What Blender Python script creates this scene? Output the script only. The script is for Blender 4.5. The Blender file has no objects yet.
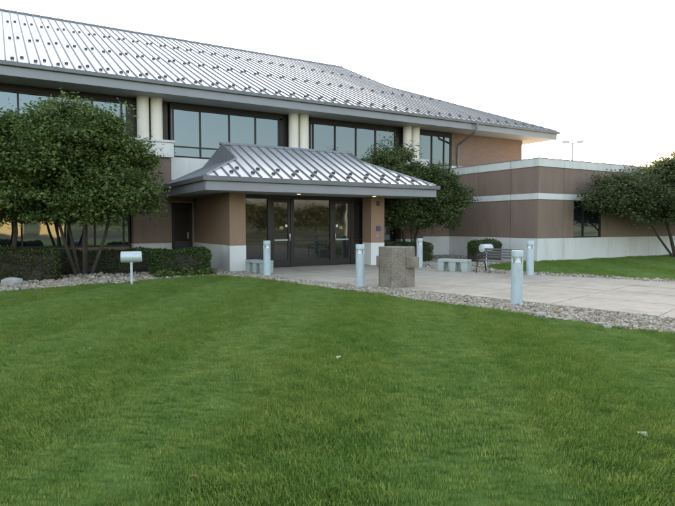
import bpy, bmesh, math, random
import numpy as np
from mathutils import Vector, Matrix
from mathutils.geometry import tessellate_polygon

random.seed(7)
rng = np.random.default_rng(11)
R = math.radians
scene = bpy.context.scene
col = scene.collection

# ------------------------------------------------------------------ camera
HOR = math.atan(28.5 / 560.0)
YAW = R(30.7)
cam_d = bpy.data.cameras.new('camera')
cam = bpy.data.objects.new('camera', cam_d)
col.objects.link(cam)
cam.location = (0, 0, 1.6)
cam.rotation_euler = (R(90) - HOR, 0, -YAW)
cam_d.sensor_width = 36
cam_d.lens = 36 * 560 / 675
cam_d.clip_end = 2000
cam_d.clip_start = 0.05
scene.camera = cam

# ------------------------------------------------------------------ sky and sun
SUN_AZ = R(38)       # from +Y towards +X : low behind the building
SUN_EL = R(11)
world = bpy.data.worlds.new('World')
scene.world = world
world.use_nodes = True
wn = world.node_tree
for n in list(wn.nodes):
    wn.nodes.remove(n)
w_out = wn.nodes.new('ShaderNodeOutputWorld')
w_bg = wn.nodes.new('ShaderNodeBackground')
w_sky = wn.nodes.new('ShaderNodeTexSky')
w_sky.sky_type = 'NISHITA'
w_sky.sun_disc = False
w_sky.sun_elevation = SUN_EL
w_sky.sun_rotation = SUN_AZ
w_sky.air_density = 1.0
w_sky.dust_density = 2.5
w_sky.ozone_density = 0.5
w_hs = wn.nodes.new('ShaderNodeHueSaturation')
w_hs.inputs['Saturation'].default_value = 0.62
w_bg.inputs['Strength'].default_value = 0.15
wn.links.new(w_sky.outputs[0], w_hs.inputs['Color'])
wn.links.new(w_hs.outputs[0], w_bg.inputs[0])
wn.links.new(w_bg.outputs[0], w_out.inputs[0])

sun_d = bpy.data.lights.new('sun', 'SUN')
sun_d.energy = 4.0
sun_d.angle = R(1.0)
sun_d.color = (1.0, 0.80, 0.55)
sun = bpy.data.objects.new('sun', sun_d)
col.objects.link(sun)
_to = Vector((math.sin(SUN_AZ) * math.cos(SUN_EL), math.cos(SUN_AZ) * math.cos(SUN_EL), math.sin(SUN_EL)))
sun.rotation_euler = _to.to_track_quat('Z', 'Y').to_euler()
sun.location = (20, 40, 30)

vs = scene.view_settings
vs.view_transform = 'Standard'
vs.look = 'None'
vs.exposure = 2.25
vs.gamma = 1.0
vs.use_curve_mapping = False
scene.cycles.max_bounces = 6
scene.cycles.diffuse_bounces = 3
scene.cycles.glossy_bounces = 3
scene.cycles.transmission_bounces = 3

# ------------------------------------------------------------------ helpers
def put(o, parent=None):
    col.objects.link(o)
    if parent is not None:
        o.parent = parent
    return o

def tag(o, label=None, cat=None, group=None, kind=None):
    if label: o['label'] = label
    if cat: o['category'] = cat
    if group: o['group'] = group
    if kind: o['kind'] = kind
    return o

def empty(name, loc=(0, 0, 0), rz=0):
    o = bpy.data.objects.new(name, None)
    o.empty_display_size = 0.2
    col.objects.link(o)
    o.location = loc
    o.rotation_euler = (0, 0, rz)
    return o

def copy_tree(o, parent=None):
    c = o.copy()
    col.objects.link(c)
    c.parent = parent
    for ch in list(o.children):
        copy_tree(ch, c)
    return c

def wloc(o):
    v = Vector((0, 0, 0))
    while o is not None:
        v += o.location
        o = o.parent
    return v

class MB:
    def __init__(s):
        s.v = []; s.f = []; s.smooth = []
    def raw(s, verts, faces, smooth=False):
        n = len(s.v)
        s.v += [tuple(p) for p in verts]
        s.f += [tuple(i + n for i in f) for f in faces]
        s.smooth += [smooth] * len(faces)
        return s
    def box(s, x0, x1, y0, y1, z0, z1):
        v = [(x0, y0, z0), (x1, y0, z0), (x1, y1, z0), (x0, y1, z0), (x0, y0, z1), (x1, y0, z1), (x1, y1, z1), (x0, y1, z1)]
        return s.raw(v, [(0, 3, 2, 1), (4, 5, 6, 7), (0, 1, 5, 4), (1, 2, 6, 5), (2, 3, 7, 6), (3, 0, 4, 7)])
    def hexa(s, v):
        return s.raw(v, [(0, 3, 2, 1), (4, 5, 6, 7), (0, 1, 5, 4), (1, 2, 6, 5), (2, 3, 7, 6), (3, 0, 4, 7)])
    def prism(s, pts, z0, z1):
        n = len(pts)
        v = [(p[0], p[1], z0) for p in pts] + [(p[0], p[1], z1) for p in pts]
        f = [tuple(range(n - 1, -1, -1)), tuple(range(n, 2 * n))] + [(i, (i + 1) % n, n + (i + 1) % n, n + i) for i in range(n)]
        return s.raw(v, f)
    def tube(s, pts, rad, seg=8, caps=True):
        pts = [Vector(p) for p in pts]
        if not hasattr(rad, '__len__'): rad = [rad] * len(pts)
        v = []; f = []
        up = None
        for i, p in enumerate(pts):
            d = (pts[min(i + 1, len(pts) - 1)] - pts[max(i - 1, 0)]).normalized()
            if up is None:
                up = Vector((1, 0, 0)) if abs(d.x) < .9 else Vector((0, 1, 0))
            a = (up - d * up.dot(d)).normalized(); b = d.cross(a); up = a
            for k in range(seg):
                t = 2 * math.pi * k / seg
                v.append(p + (a * math.cos(t) + b * math.sin(t)) * rad[i])
        for i in range(len(pts) - 1):
            for k in range(seg):
                f.append((i * seg + k, i * seg + (k + 1) % seg, (i + 1) * seg + (k + 1) % seg, (i + 1) * seg + k))
        s.raw(v, f, True)
        if caps:
            n = len(s.v) - len(v)
            s.f.append(tuple(n + k for k in range(seg - 1, -1, -1))); s.smooth.append(False)
            m = n + (len(pts) - 1) * seg
            s.f.append(tuple(m + k for k in range(seg))); s.smooth.append(False)
        return s
    def lathe(s, prof, seg=24, cx=0, cy=0):
        v = []; f = []
        for r, z in prof:
            for k in range(seg):
                t = 2 * math.pi * k / seg
                v.append((cx + r * math.cos(t), cy + r * math.sin(t), z))
        for i in range(len(prof) - 1):
            for k in range(seg):
                f.append((i * seg + k, i * seg + (k + 1) % seg, (i + 1) * seg + (k + 1) % seg, (i + 1) * seg + k))
        return s.raw(v, f, True)
    def build(s, name, mat, parent=None, bevel=0, local=False):
        me = bpy.data.meshes.new(name)
        off = Vector((0, 0, 0)) if (parent is None or local) else wloc(parent)
        me.from_pydata([(p[0] - off.x, p[1] - off.y, p[2] - off.z) for p in s.v], [], s.f)
        me.polygons.foreach_set('use_smooth', s.smooth)
        if bevel:
            bm = bmesh.new(); bm.from_mesh(me)
            ed = [e for e in bm.edges if len(e.link_faces) == 2 and e.calc_face_angle(0) > 0.6]
            bmesh.ops.bevel(bm, geom=ed, offset=bevel, segments=2, profile=0.5, affect='EDGES', clamp_overlap=True)
            bm.to_mesh(me); bm.free()
        me.materials.append(M[mat])
        me.update()
        if any(s.smooth) :
            try: me.set_sharp_from_angle(angle=R(40))
            except Exception: pass
        o = bpy.data.objects.new(name, me)
        return put(o, parent)

def bx(name, mat, parent, x0, x1, y0, y1, z0, z1, bevel=0):
    return MB().box(x0, x1, y0, y1, z0, z1).build(name, mat, parent, bevel)

def fast_mesh(name, verts, tris, mat, parent=None, smooth=False):
    me = bpy.data.meshes.new(name)
    n, m = len(verts), len(tris)
    k = tris.shape[1]
    me.vertices.add(n); me.vertices.foreach_set('co', np.asarray(verts, np.float32).ravel())
    me.loops.add(m * k); me.loops.foreach_set('vertex_index', np.asarray(tris, np.int32).ravel())
    me.polygons.add(m)
    me.polygons.foreach_set('loop_start', np.arange(0, m * k, k, dtype=np.int32))
    me.polygons.foreach_set('loop_total', np.full(m, k, np.int32))
    me.polygons.foreach_set('use_smooth', np.full(m, smooth, bool))
    me.update(calc_edges=True)
    me.materials.append(M[mat])
    return put(bpy.data.objects.new(name, me), parent)

# ------------------------------------------------------------------ materials
M = {}
def mat(name, colr=(.5, .5, .5), rough=.6, metal=0.0, spec=.5, ior=1.45, noise=0.0, nscale=4.0, bump=0.0, bscale=40.0, dirt=None, dscale=1.2, damt=.35, stretch=(1, 1, 1), emit=None, perisland=0.0):
    m = bpy.data.materials.new(name); M[name] = m
    m.use_nodes = True
    nt = m.node_tree; N = nt.nodes; L = nt.links
    b = N['Principled BSDF']
    b.inputs['Base Color'].default_value = (*colr, 1)
    b.inputs['Roughness'].default_value = rough
    b.inputs['Metallic'].default_value = metal
    b.inputs['IOR'].default_value = ior
    b.inputs['Specular IOR Level'].default_value = spec
    if emit:
        b.inputs['Emission Color'].default_value = (*emit[0], 1); b.inputs['Emission Strength'].default_value = emit[1]
    geo = N.new('ShaderNodeNewGeometry')
    mp = N.new('ShaderNodeMapping'); mp.inputs['Scale'].default_value = stretch
    L.new(geo.outputs['Position'], mp.inputs['Vector'])
    cur = None
    def mixc(a, f_sock, colb, typ='MIX'):
        x = N.new('ShaderNodeMix'); x.data_type = 'RGBA'; x.blend_type = typ
        L.new(f_sock, x.inputs[0])
        if a is None: x.inputs[6].default_value = (*colr, 1)
        else: L.new(a, x.inputs[6])
        x.inputs[7].default_value = (*colb, 1)
        return x.outputs[2]
    if noise:
        t = N.new('ShaderNodeTexNoise'); t.inputs['Scale'].default_value = nscale; t.inputs['Detail'].default_value = 6; t.inputs['Roughness'].default_value = .65
        L.new(mp.outputs[0], t.inputs['Vector'])
        mr = N.new('ShaderNodeMapRange'); mr.inputs[1].default_value = .3; mr.inputs[2].default_value = .7; mr.inputs[3].default_value = 1 - noise; mr.inputs[4].default_value = 1 + noise
        L.new(t.outputs[0], mr.inputs[0])
        x = N.new('ShaderNodeMix'); x.data_type = 'RGBA'; x.blend_type = 'MULTIPLY'; x.inputs[0].default_value = 1
        x.inputs[6].default_value = (*colr, 1); L.new(mr.outputs[0], x.inputs[7]); cur = x.outputs[2]
    if perisland:
        mr = N.new('ShaderNodeMapRange'); mr.inputs[3].default_value = 1 - perisland; mr.inputs[4].default_value = 1 + perisland
        L.new(geo.outputs['Random Per Island'], mr.inputs[0])
        x = N.new('ShaderNodeMix'); x.data_type = 'RGBA'; x.blend_type = 'MULTIPLY'; x.inputs[0].default_value = 1
        if cur is None: x.inputs[6].default_value = (*colr, 1)
        else: L.new(cur, x.inputs[6])
        L.new(mr.outputs[0], x.inputs[7]); cur = x.outputs[2]
    if dirt:
        t = N.new('ShaderNodeTexNoise'); t.inputs['Scale'].default_value = dscale; t.inputs['Detail'].default_value = 8; t.inputs['Roughness'].default_value = .7
        L.new(mp.outputs[0], t.inputs['Vector'])
        mr = N.new('ShaderNodeMapRange'); mr.inputs[1].default_value = .48; mr.inputs[2].default_value = .75; mr.inputs[3].default_value = 0; mr.inputs[4].default_value = damt
        L.new(t.outputs[0], mr.inputs[0])
        cur = mixc(cur, mr.outputs[0], dirt)
    if cur is not None: L.new(cur, b.inputs['Base Color'])
    if bump:
        t = N.new('ShaderNodeTexNoise'); t.inputs['Scale'].default_value = bscale; t.inputs['Detail'].default_value = 4
        L.new(mp.outputs[0], t.inputs['Vector'])
        bp = N.new('ShaderNodeBump'); bp.inputs['Strength'].default_value = bump; bp.inputs['Distance'].default_value = .02
        L.new(t.outputs[0], bp.inputs['Height']); L.new(bp.outputs[0], b.inputs['Normal'])
    return m

mat('precast_white', (.73, .73, .71), .75, noise=.05, nscale=3, bump=.12, bscale=60, dirt=(.46, .45, .42), dscale=1.7, damt=.5, stretch=(1, 1, .16))
mat('precast_brown', (.255, .182, .145), .8, noise=.07, nscale=5, bump=.15, bscale=80, dirt=(.16, .12, .10), dscale=1.6, damt=.6, stretch=(1, 1, .18))
mat('precast_tan', (.30, .195, .135), .8, noise=.07, nscale=5, bump=.15, bscale=80, dirt=(.19, .135, .10), dscale=.7, damt=.4, stretch=(1, 1, .4))
mat('column_cream', (.78, .735, .65), .55, noise=.04, nscale=3, dirt=(.58, .53, .45), damt=.3, stretch=(1, 1, .3))
mat('bronze', (.030, .026, .025), .42, .3, noise=.1, nscale=6)
mat('bronze_light', (.30, .27, .25), .5, .2, noise=.08)
mat('fascia', (.27, .28, .305), .45, .25, noise=.05, nscale=1.5, dirt=(.22, .23, .24), dscale=.8, damt=.4, stretch=(1, 1, .3))
mat('gutter', (.16, .165, .175), .45, .4, noise=.08, nscale=2, dirt=(.3, .3, .3), damt=.3)
mat('soffit', (.42, .41, .39), .6, noise=.04, nscale=2)
mat('roof_metal', (.76, .77, .77), .33, .8, noise=.05, nscale=1.2, dirt=(.42, .44, .46), dscale=.5, damt=.5, bump=.12, bscale=1.3)
def objtone(nm, amt):
    nt = M[nm].node_tree; N = nt.nodes; L = nt.links; b = N['Principled BSDF']
    src = b.inputs['Base Color'].links[0].from_socket
    oi = N.new('ShaderNodeObjectInfo'); mr = N.new('ShaderNodeMapRange'); mr.inputs[3].default_value = 1 - amt; mr.inputs[4].default_value = 1 + amt * .4
    L.new(oi.outputs['Random'], mr.inputs[0])
    x = N.new('ShaderNodeMix'); x.data_type = 'RGBA'; x.blend_type = 'MULTIPLY'; x.inputs[0].default_value = 1
    L.new(src, x.inputs[6]); L.new(mr.outputs[0], x.inputs[7]); L.new(x.outputs[2], b.inputs['Base Color'])
objtone('roof_metal', .16); objtone('precast_white', .06); objtone('precast_brown', .08)

mat('seam_metal', (.20, .215, .235), .45, .6, noise=.06, nscale=2)
mat('guard', (.075, .08, .09), .55, .3)
mat('flashing', (.24, .25, .27), .42, .6, noise=.06)
mat('roof_deck', (.2, .2, .2), .8)
mat('wing_roof', (.55, .48, .38), .9, noise=.1, nscale=3)
mat('interior', (.03, .028, .026), .9)
mat('concrete', (.42, .375, .31), .85, noise=.13, nscale=2.5, bump=.2, bscale=90, dirt=(.22, .20, .175), dscale=.75, damt=.8)
objtone('concrete', .10)
mat('bench_concrete', (.40, .46, .44), .85, noise=.1, nscale=12, bump=.2, bscale=90, dirt=(.22, .25, .24), dscale=5, damt=.5)
mat('bollard_paint', (.47, .555, .60), .45, noise=.04, nscale=6, dirt=(.25, .28, .29), dscale=5, damt=.7, stretch=(1, 1, .3))
mat('lamp_silver', (.58, .63, .66), .4, .2, noise=.05, nscale=8)
mat('bollard_lens', (.43, .49, .52), .3)
mat('sun_wall', (.50, .36, .17), .8, noise=.1)
mat('white_plastic', (.78, .79, .78), .4)
mat('band_bronze', (.26, .22, .18), .5)
mat('steel_dark', (.05, .045, .045), .45, .5, noise=.1, nscale=10)
mat('steel_grey', (.17, .17, .18), .45, .5)
mat('steel', (.6, .6, .6), .25, 1.0)
mat('pushbar', (.35, .42, .48), .35, .6)
mat('sign_blue', (.06, .07, .16), .5)
mat('sign_dark', (.06, .045, .045), .5)
mat('sticker', (.8, .8, .8), .5)
mat('sticker_yellow', (.30, .25, .07), .5)
mat('downlight', (.8, .7, .5), .5, emit=((1, .66, .25), 1.6))
mat('bark', (.075, .06, .05), .9, noise=.25, nscale=14, bump=.6, bscale=30, stretch=(1, 1, .25))
mat('soil', (.06, .05, .04), .95, noise=.3, nscale=6, bump=.6, bscale=25)
mat('gravel_bed', (.24, .20, .15), .95, noise=.4, nscale=18, bump=.9, bscale=30)
mat('turf_soil', (.09, .17, .03), .95, noise=.35, nscale=3, bump=.6, bscale=40)
mat('far_grass', (.12, .14, .05), .95, noise=.3, nscale=.4)
mat('asphalt', (.05, .05, .05), .9, noise=.15, nscale=3)
mat('pole_grey', (.45, .46, .47), .5, .3)
mat('boulder', (.34, .33, .31), .85, noise=.2, nscale=6, bump=.5, bscale=14)
mat('dry_leaf', (.22, .12, .05), .8, perisland=.3)
mat('pale_leaf', (.55, .5, .42), .8)

# aggregate concrete (exposed pebbles)
def agg():
    m = mat('aggregate', (.27, .245, .21), .9)
    nt = m.node_tree; N = nt.nodes; L = nt.links; b = N['Principled BSDF']
    geo = N.new('ShaderNodeNewGeometry')
    v = N.new('ShaderNodeTexVoronoi'); v.inputs['Scale'].default_value = 75
    L.new(geo.outputs['Position'], v.inputs['Vector'])
    cr = N.new('ShaderNodeValToRGB'); e = cr.color_ramp.elements
    e[0].position = .1; e[0].color = (.19, .165, .13, 1); e[1].position = .9; e[1].color = (.36, .32, .26, 1)
    x = e.new(.5); x.color = (.27, .235, .18, 1)
    sep = N.new('ShaderNodeSeparateColor'); L.new(v.outputs['Color'], sep.inputs[0]); L.new(sep.outputs[0], cr.inputs[0])
    t = N.new('ShaderNodeTexNoise'); t.inputs['Scale'].default_value = 3; t.inputs['Detail'].default_value = 6
    L.new(geo.outputs['Position'], t.inputs['Vector'])
    mr = N.new('ShaderNodeMapRange'); mr.inputs[1].default_value = .3; mr.inputs[2].default_value = .7; mr.inputs[3].default_value = .72; mr.inputs[4].default_value = 1.12
    L.new(t.outputs[0], mr.inputs[0])
    mx = N.new('ShaderNodeMix'); mx.data_type = 'RGBA'; mx.blend_type = 'MULTIPLY'; mx.inputs[0].default_value = 1
    L.new(cr.outputs[0], mx.inputs[6]); L.new(mr.outputs[0], mx.inputs[7]); L.new(mx.outputs[2], b.inputs['Base Color'])
    bp = N.new('ShaderNodeBump'); bp.inputs['Strength'].default_value = .8; bp.inputs['Distance'].default_value = .012; bp.invert = True
    L.new(v.outputs['Distance'], bp.inputs['Height']); L.new(bp.outputs[0], b.inputs['Normal'])
agg()

def brick():
    m = mat('brick', (.25, .15, .11), .85)
    nt = m.node_tree; N = nt.nodes; L = nt.links; b = N['Principled BSDF']
    geo = N.new('ShaderNodeNewGeometry')
    sx = N.new('ShaderNodeSeparateXYZ'); L.new(geo.outputs['Position'], sx.inputs[0])
    ad = N.new('ShaderNodeMath'); ad.operation = 'ADD'; L.new(sx.outputs[0], ad.inputs[0]); L.new(sx.outputs[1], ad.inputs[1])
    cb = N.new('ShaderNodeCombineXYZ'); L.new(ad.outputs[0], cb.inputs[0]); L.new(sx.outputs[2], cb.inputs[1])
    t = N.new('ShaderNodeTexBrick'); t.inputs['Scale'].default_value = 1.0
    t.inputs['Brick Width'].default_value = .21; t.inputs['Row Height'].default_value = .075; t.inputs['Mortar Size'].default_value = .008
    t.inputs['Color1'].default_value = (.245, .162, .125, 1); t.inputs['Color2'].default_value = (.205, .135, .105, 1); t.inputs['Mortar'].default_value = (.21, .155, .13, 1)
    L.new(cb.outputs[0], t.inputs['Vector']); L.new(t.outputs[0], b.inputs['Base Color'])
    bp = N.new('ShaderNodeBump'); bp.inputs['Strength'].default_value = .5; bp.inputs['Distance'].default_value = .01; bp.invert = True
    L.new(t.outputs['Fac'], bp.inputs['Height']); L.new(bp.outputs[0], b.inputs['Normal'])
brick()

def glass(name, tint, ior, wav, stint=(1, 1, 1)):
    m = mat(name, tint, .03, ior=ior)
    nt = m.node_tree; N = nt.nodes; L = nt.links; b = N['Principled BSDF']
    b.inputs['Specular Tint'].default_value = (*stint, 1)
    geo = N.new('ShaderNodeNewGeometry')
    t = N.new('ShaderNodeTexNoise'); t.inputs['Scale'].default_value = 1.1; t.inputs['Detail'].default_value = 1
    L.new(geo.outputs['Position'], t.inputs['Vector'])
    bp = N.new('ShaderNodeBump'); bp.inputs['Strength'].default_value = wav; bp.inputs['Distance'].default_value = .03
    L.new(t.outputs[0], bp.inputs['Height']); L.new(bp.outputs[0], b.inputs['Normal'])
glass('glass_tint', (.018, .022, .026), 2.35, .12, (.74, .90, 1.0))
glass('glass_door', (.014, .014, .014), 1.78, .12)

def leafmat(name, cols, trans=.35, rough=.5):
    m = bpy.data.materials.new(name); M[name] = m
    m.use_nodes = True
    nt = m.node_tree; N = nt.nodes; L = nt.links
    b = N['Principled BSDF']; b.inputs['Roughness'].default_value = rough; b.inputs['Specular IOR Level'].default_value = .35
    geo = N.new('ShaderNodeNewGeometry')
    cr = N.new('ShaderNodeValToRGB'); e = cr.color_ramp.elements
    e[0].color = (*cols[0], 1); e[1].color = (*cols[-1], 1)
    for i, c in enumerate(cols[1:-1]):
        x = e.new((i + 1) / (len(cols) - 1)); x.color = (*c, 1)
    L.new(geo.outputs['Random Per Island'], cr.inputs[0])
    t = N.new('ShaderNodeTexNoise'); t.inputs['Scale'].default_value = 1.4; t.inputs['Detail'].default_value = 3
    L.new(geo.outputs['Position'], t.inputs['Vector'])
    mr = N.new('ShaderNodeMapRange'); mr.inputs[1].default_value = .3; mr.inputs[2].default_value = .7; mr.inputs[3].default_value = .75; mr.inputs[4].default_value = 1.3
    L.new(t.outputs[0], mr.inputs[0])
    mx = N.new('ShaderNodeMix'); mx.data_type = 'RGBA'; mx.blend_type = 'MULTIPLY'; mx.inputs[0].default_value = 1
    L.new(cr.outputs[0], mx.inputs[6]); L.new(mr.outputs[0], mx.inputs[7])
    L.new(mx.outputs[2], b.inputs['Base Color'])
    tr = N.new('ShaderNodeBsdfTranslucent'); L.new(mx.outputs[2], tr.inputs[0])
    ms = N.new('ShaderNodeMixShader'); ms.inputs[0].default_value = trans
    L.new(b.outputs[0], ms.inputs[1]); L.new(tr.outputs[0], ms.inputs[2])
    L.new(ms.outputs[0], N['Material Output'].inputs[0])
leafmat('leaf_green', [(.055, .10, .03), (.105, .175, .045), (.165, .215, .055), (.085, .14, .045), (.13, .19, .05), (.19, .20, .06)])
leafmat('leaf_dark', [(.05, .09, .03), (.085, .135, .042), (.115, .155, .045), (.07, .115, .04), (.16, .14, .055)])
leafmat('leaf_right', [(.065, .085, .035), (.09, .115, .045), (.12, .14, .055), (.07, .09, .038)])
leafmat('leaf_hedge', [(.042, .082, .018), (.055, .105, .024), (.078, .125, .03)], .25)
leafmat('leaf_hedge_red', [(.04, .075, .018), (.075, .07, .025), (.05, .09, .02)], .25)
leafmat('leaf_far', [(.06, .09, .025), (.10, .11, .03), (.13, .12, .035)], .3)

def grassmat():
    m = bpy.data.materials.new('grass_blade'); M['grass_blade'] = m
    m.use_nodes = True
    nt = m.node_tree; N = nt.nodes; L = nt.links
    b = N['Principled BSDF']; b.inputs['Roughness'].default_value = .5; b.inputs['Specular IOR Level'].default_value = .3
    oi = N.new('ShaderNodeObjectInfo')
    geo = N.new('ShaderNodeNewGeometry')
    cr = N.new('ShaderNodeValToRGB'); e = cr.color_ramp.elements
    e[0].color = (.112, .205, .034, 1); e[1].color = (.285, .36, .10, 1)
    x = e.new(.5); x.color = (.168, .275, .052, 1)
    ad = N.new('ShaderNodeMath'); ad.operation = 'MULTIPLY_ADD'; ad.inputs[1].default_value = .55
    L.new(geo.outputs['Random Per Island'], ad.inputs[0])
    m2 = N.new('ShaderNodeMath'); m2.operation = 'MULTIPLY'; m2.inputs[1].default_value = .45; L.new(oi.outputs['Random'], m2.inputs[0]); L.new(m2.outputs[0], ad.inputs[2])
    L.new(ad.outputs[0], cr.inputs[0])
    t = N.new('ShaderNodeTexNoise'); t.inputs['Scale'].default_value = .55; t.inputs['Detail'].default_value = 5; t.inputs['Roughness'].default_value = .6
    L.new(geo.outputs['Position'], t.inputs['Vector'])
    r2 = N.new('ShaderNodeValToRGB'); q = r2.color_ramp.elements
    q[0].position = .32; q[0].color = (.86, .94, .90, 1); q[1].position = .70; q[1].color = (1.18, 1.06, 1.12, 1)
    L.new(t.outputs[0], r2.inputs[0])
    mx = N.new('ShaderNodeMix'); mx.data_type = 'RGBA'; mx.blend_type = 'MULTIPLY'; mx.inputs[0].default_value = 1
    L.new(cr.outputs[0], mx.inputs[6]); L.new(r2.outputs[0], mx.inputs[7]); L.new(mx.outputs[2], b.inputs['Base Color'])
    t3 = N.new('ShaderNodeTexNoise'); t3.inputs['Scale'].default_value = 3.2; t3.inputs['Detail'].default_value = 4; t3.inputs['Roughness'].default_value = .7
    L.new(geo.outputs['Position'], t3.inputs['Vector'])
    r3 = N.new('ShaderNodeValToRGB'); q3 = r3.color_ramp.elements
    q3[0].position = .34; q3[0].color = (.70, .80, .70, 1); q3[1].position = .68; q3[1].color = (1.25, 1.10, 1.2, 1)
    L.new(t3.outputs[0], r3.inputs[0])
    mx3 = N.new('ShaderNodeMix'); mx3.data_type = 'RGBA'; mx3.blend_type = 'MULTIPLY'; mx3.inputs[0].default_value = 1
    L.new(mx.outputs[2], mx3.inputs[6]); L.new(r3.outputs[0], mx3.inputs[7]); mx = mx3; L.new(mx.outputs[2], b.inputs['Base Color'])
    tr = N.new('ShaderNodeBsdfTranslucent'); L.new(mx.outputs[2], tr.inputs[0])
    ms = N.new('ShaderNodeMixShader'); ms.inputs[0].default_value = .3
    L.new(b.outputs[0], ms.inputs[1]); L.new(tr.outputs[0], ms.inputs[2]); L.new(ms.outputs[0], N['Material Output'].inputs[0])
grassmat()

def stonemat():
    m = mat('river_stone', (.35, .32, .28), .75, bump=.2, bscale=60)
    nt = m.node_tree; N = nt.nodes; L = nt.links; b = N['Principled BSDF']
    geo = N.new('ShaderNodeNewGeometry'); oi = N.new('ShaderNodeObjectInfo')
    ad = N.new('ShaderNodeMath'); ad.operation = 'ADD'; L.new(geo.outputs['Random Per Island'], ad.inputs[0]); L.new(oi.outputs['Random'], ad.inputs[1])
    fr = N.new('ShaderNodeMath'); fr.operation = 'FRACT'; L.new(ad.outputs[0], fr.inputs[0])
    cr = N.new('ShaderNodeValToRGB'); cr.color_ramp.interpolation = 'CONSTANT'; e = cr.color_ramp.elements
    cs = [(.36, .325, .26), (.29, .235, .165), (.43, .395, .33), (.22, .195, .165), (.34, .275, .19), (.48, .45, .39), (.30, .27, .215), (.24, .18, .125), (.39, .345, .275)]
    e[0].color = (*cs[0], 1); e[1].position = .9; e[1].color = (*cs[1], 1)
    for i, c in enumerate(cs[2:]):
        x = e.new((i + 1) / 8.2); x.color = (*c, 1)
    L.new(fr.outputs[0], cr.inputs[0]); L.new(cr.outputs[0], b.inputs['Base Color'])
stonemat()

# ------------------------------------------------------------------ ground plan curves
def catmull(pts, n=8):
    P = [Vector((*p, 0)) for p in pts]; out = []
    for i in range(len(P) - 1):
        p0 = P[max(i - 1, 0)]; p1 = P[i]; p2 = P[i + 1]; p3 = P[min(i + 2, len(P) - 1)]
        for k in range(n):
            t = k / n
            q = .5 * ((2 * p1) + (-p0 + p2) * t + (2 * p0 - 5 * p1 + 4 * p2 - p3) * t * t + (-p0 + 3 * p1 - 3 * p2 + p3) * t ** 3)
            out.append((q.x, q.y))
    out.append(tuple(pts[-1])); return out
def resample(pl, n):
    a = np.array(pl); d = np.r_[0, np.cumsum(np.hypot(*np.diff(a, axis=0).T))]
    s = np.linspace(0, d[-1], n)
    return np.c_[np.interp(s, d, a[:, 0]), np.interp(s, d, a[:, 1])]
def inpoly(px, py, poly):
    poly = np.asarray(poly); inside = np.zeros(len(px), bool)
    j = len(poly) - 1
    for i in range(len(poly)):
        xi, yi = poly[i]; xj, yj = poly[j]
        c = ((yi > py) != (yj > py)) & (px < (xj - xi) * (py - yi) / (yj - yi + 1e-12) + xi)
        inside ^= c; j = i
    return inside
def sheet(name, poly, z, m):
    tr = tessellate_polygon([[Vector((p[0], p[1], 0)) for p in poly]])
    mb = MB(); v = [(p[0], p[1], z) for p in poly]; fs = []
    for t in tr:
        a, b, c = [Vector(v[i]) for i in t]
        fs.append(tuple(t) if (b - a).cross(c - a).z > 0 else tuple(reversed(t)))
    mb.raw(v, fs)
    return mb.build(name, m)

Lpts = [(-14, 14.2), (-6, 14.7), (-2.5, 15.0), (-.13, 15.24), (1.16, 15.6), (2.75, 15.9), (3.9, 16.6), (5.2, 16.75), (6.15, 15.9), (6.62, 13.4), (7.0, 11.45), (7.3, 9.8), (7.45, 8.8), (7.68, 7.4), (7.89, 6.05), (8.07, 5.11), (8.26, 4.35), (8.75, 2.6), (9.7, -.6), (10.7, -4)]
Npts = [(6.72, 18.6), (6.85, 16.8), (7.05, 15.25), (7.2, 14.1), (7.5, 13.0), (7.8, 11.8), (8.12, 10.95), (8.55, 9.75), (8.85, 8.5), (9.22, 6.95), (9.6, 5.15), (10.25, 2.6), (11.2, -.6), (12.2, -4)]
Fpts = [(12.86, 18.6), (12.84, 17.2), (12.9, 16.2), (13.05, 15.0), (13.32, 13.3), (14.08, 11.65), (14.87, 10.0), (15.45, 8.3), (16.2, 5.6), (17.1, 2.4), (18.2, -1)]
F2pts = [(19.7, 16.3), (17.6, 16.15), (16.1, 15.6), (14.9, 14.5), (14.6, 13.6), (14.95, 12.3), (15.6, 10.5), (16.05, 8.7), (16.7, 5.75), (17.55, 2.55), (18.6, -.9)]
Lc = catmull(Lpts); Nc = catmull(Npts); Fc = catmull(Fpts); F2c = catmull(F2pts)

# ------------------------------------------------------------------ ground
g0 = MB(); S = 600
g0.raw([(-S, -S, 0), (S, -S, 0), (S, S, 0), (-S, S, 0)], [(0, 1, 2, 3)])
tag(g0.build('ground', 'far_grass'), kind='structure')
tag(sheet('lawn', [(-16, -14), (14, -14), (10.7, -4)] + Lc[::-1][1:] + [(-16, 14.1)], .004, 'turf_soil'), kind='structure')
lawn2_poly = [(19.7, 16.2)] + F2c[1:] + [(45, -.9), (45, 16.3)]
tag(sheet('wing_lawn', lawn2_poly, .004, 'turf_soil'), kind='structure')
# left planting bed, near pebble border, far pebble bed
kL = [i for i, p in enumerate(Lc) if p[0] >= 5.2][0]
left_poly = Lc[:kL + 1] + [(6.43, 17.2), (6.43, 21.98), (-14, 21.98)]
near_poly = Lc[kL:] + Nc[::-1] + [(6.43, 18.6), (6.43, 17.2)]
far_poly = Fc + F2c[::-1] + [(19.7, 21.98), (12.86, 21.98)]
bed_left = tag(sheet('planting_bed', left_poly, .012, 'soil'), kind='structure')
bed_near = tag(sheet('pebble_border', near_poly, .012, 'gravel_bed'), kind='structure')
bed_far = tag(sheet('pebble_bed', far_poly, .012, 'gravel_bed'), kind='structure')

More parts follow.
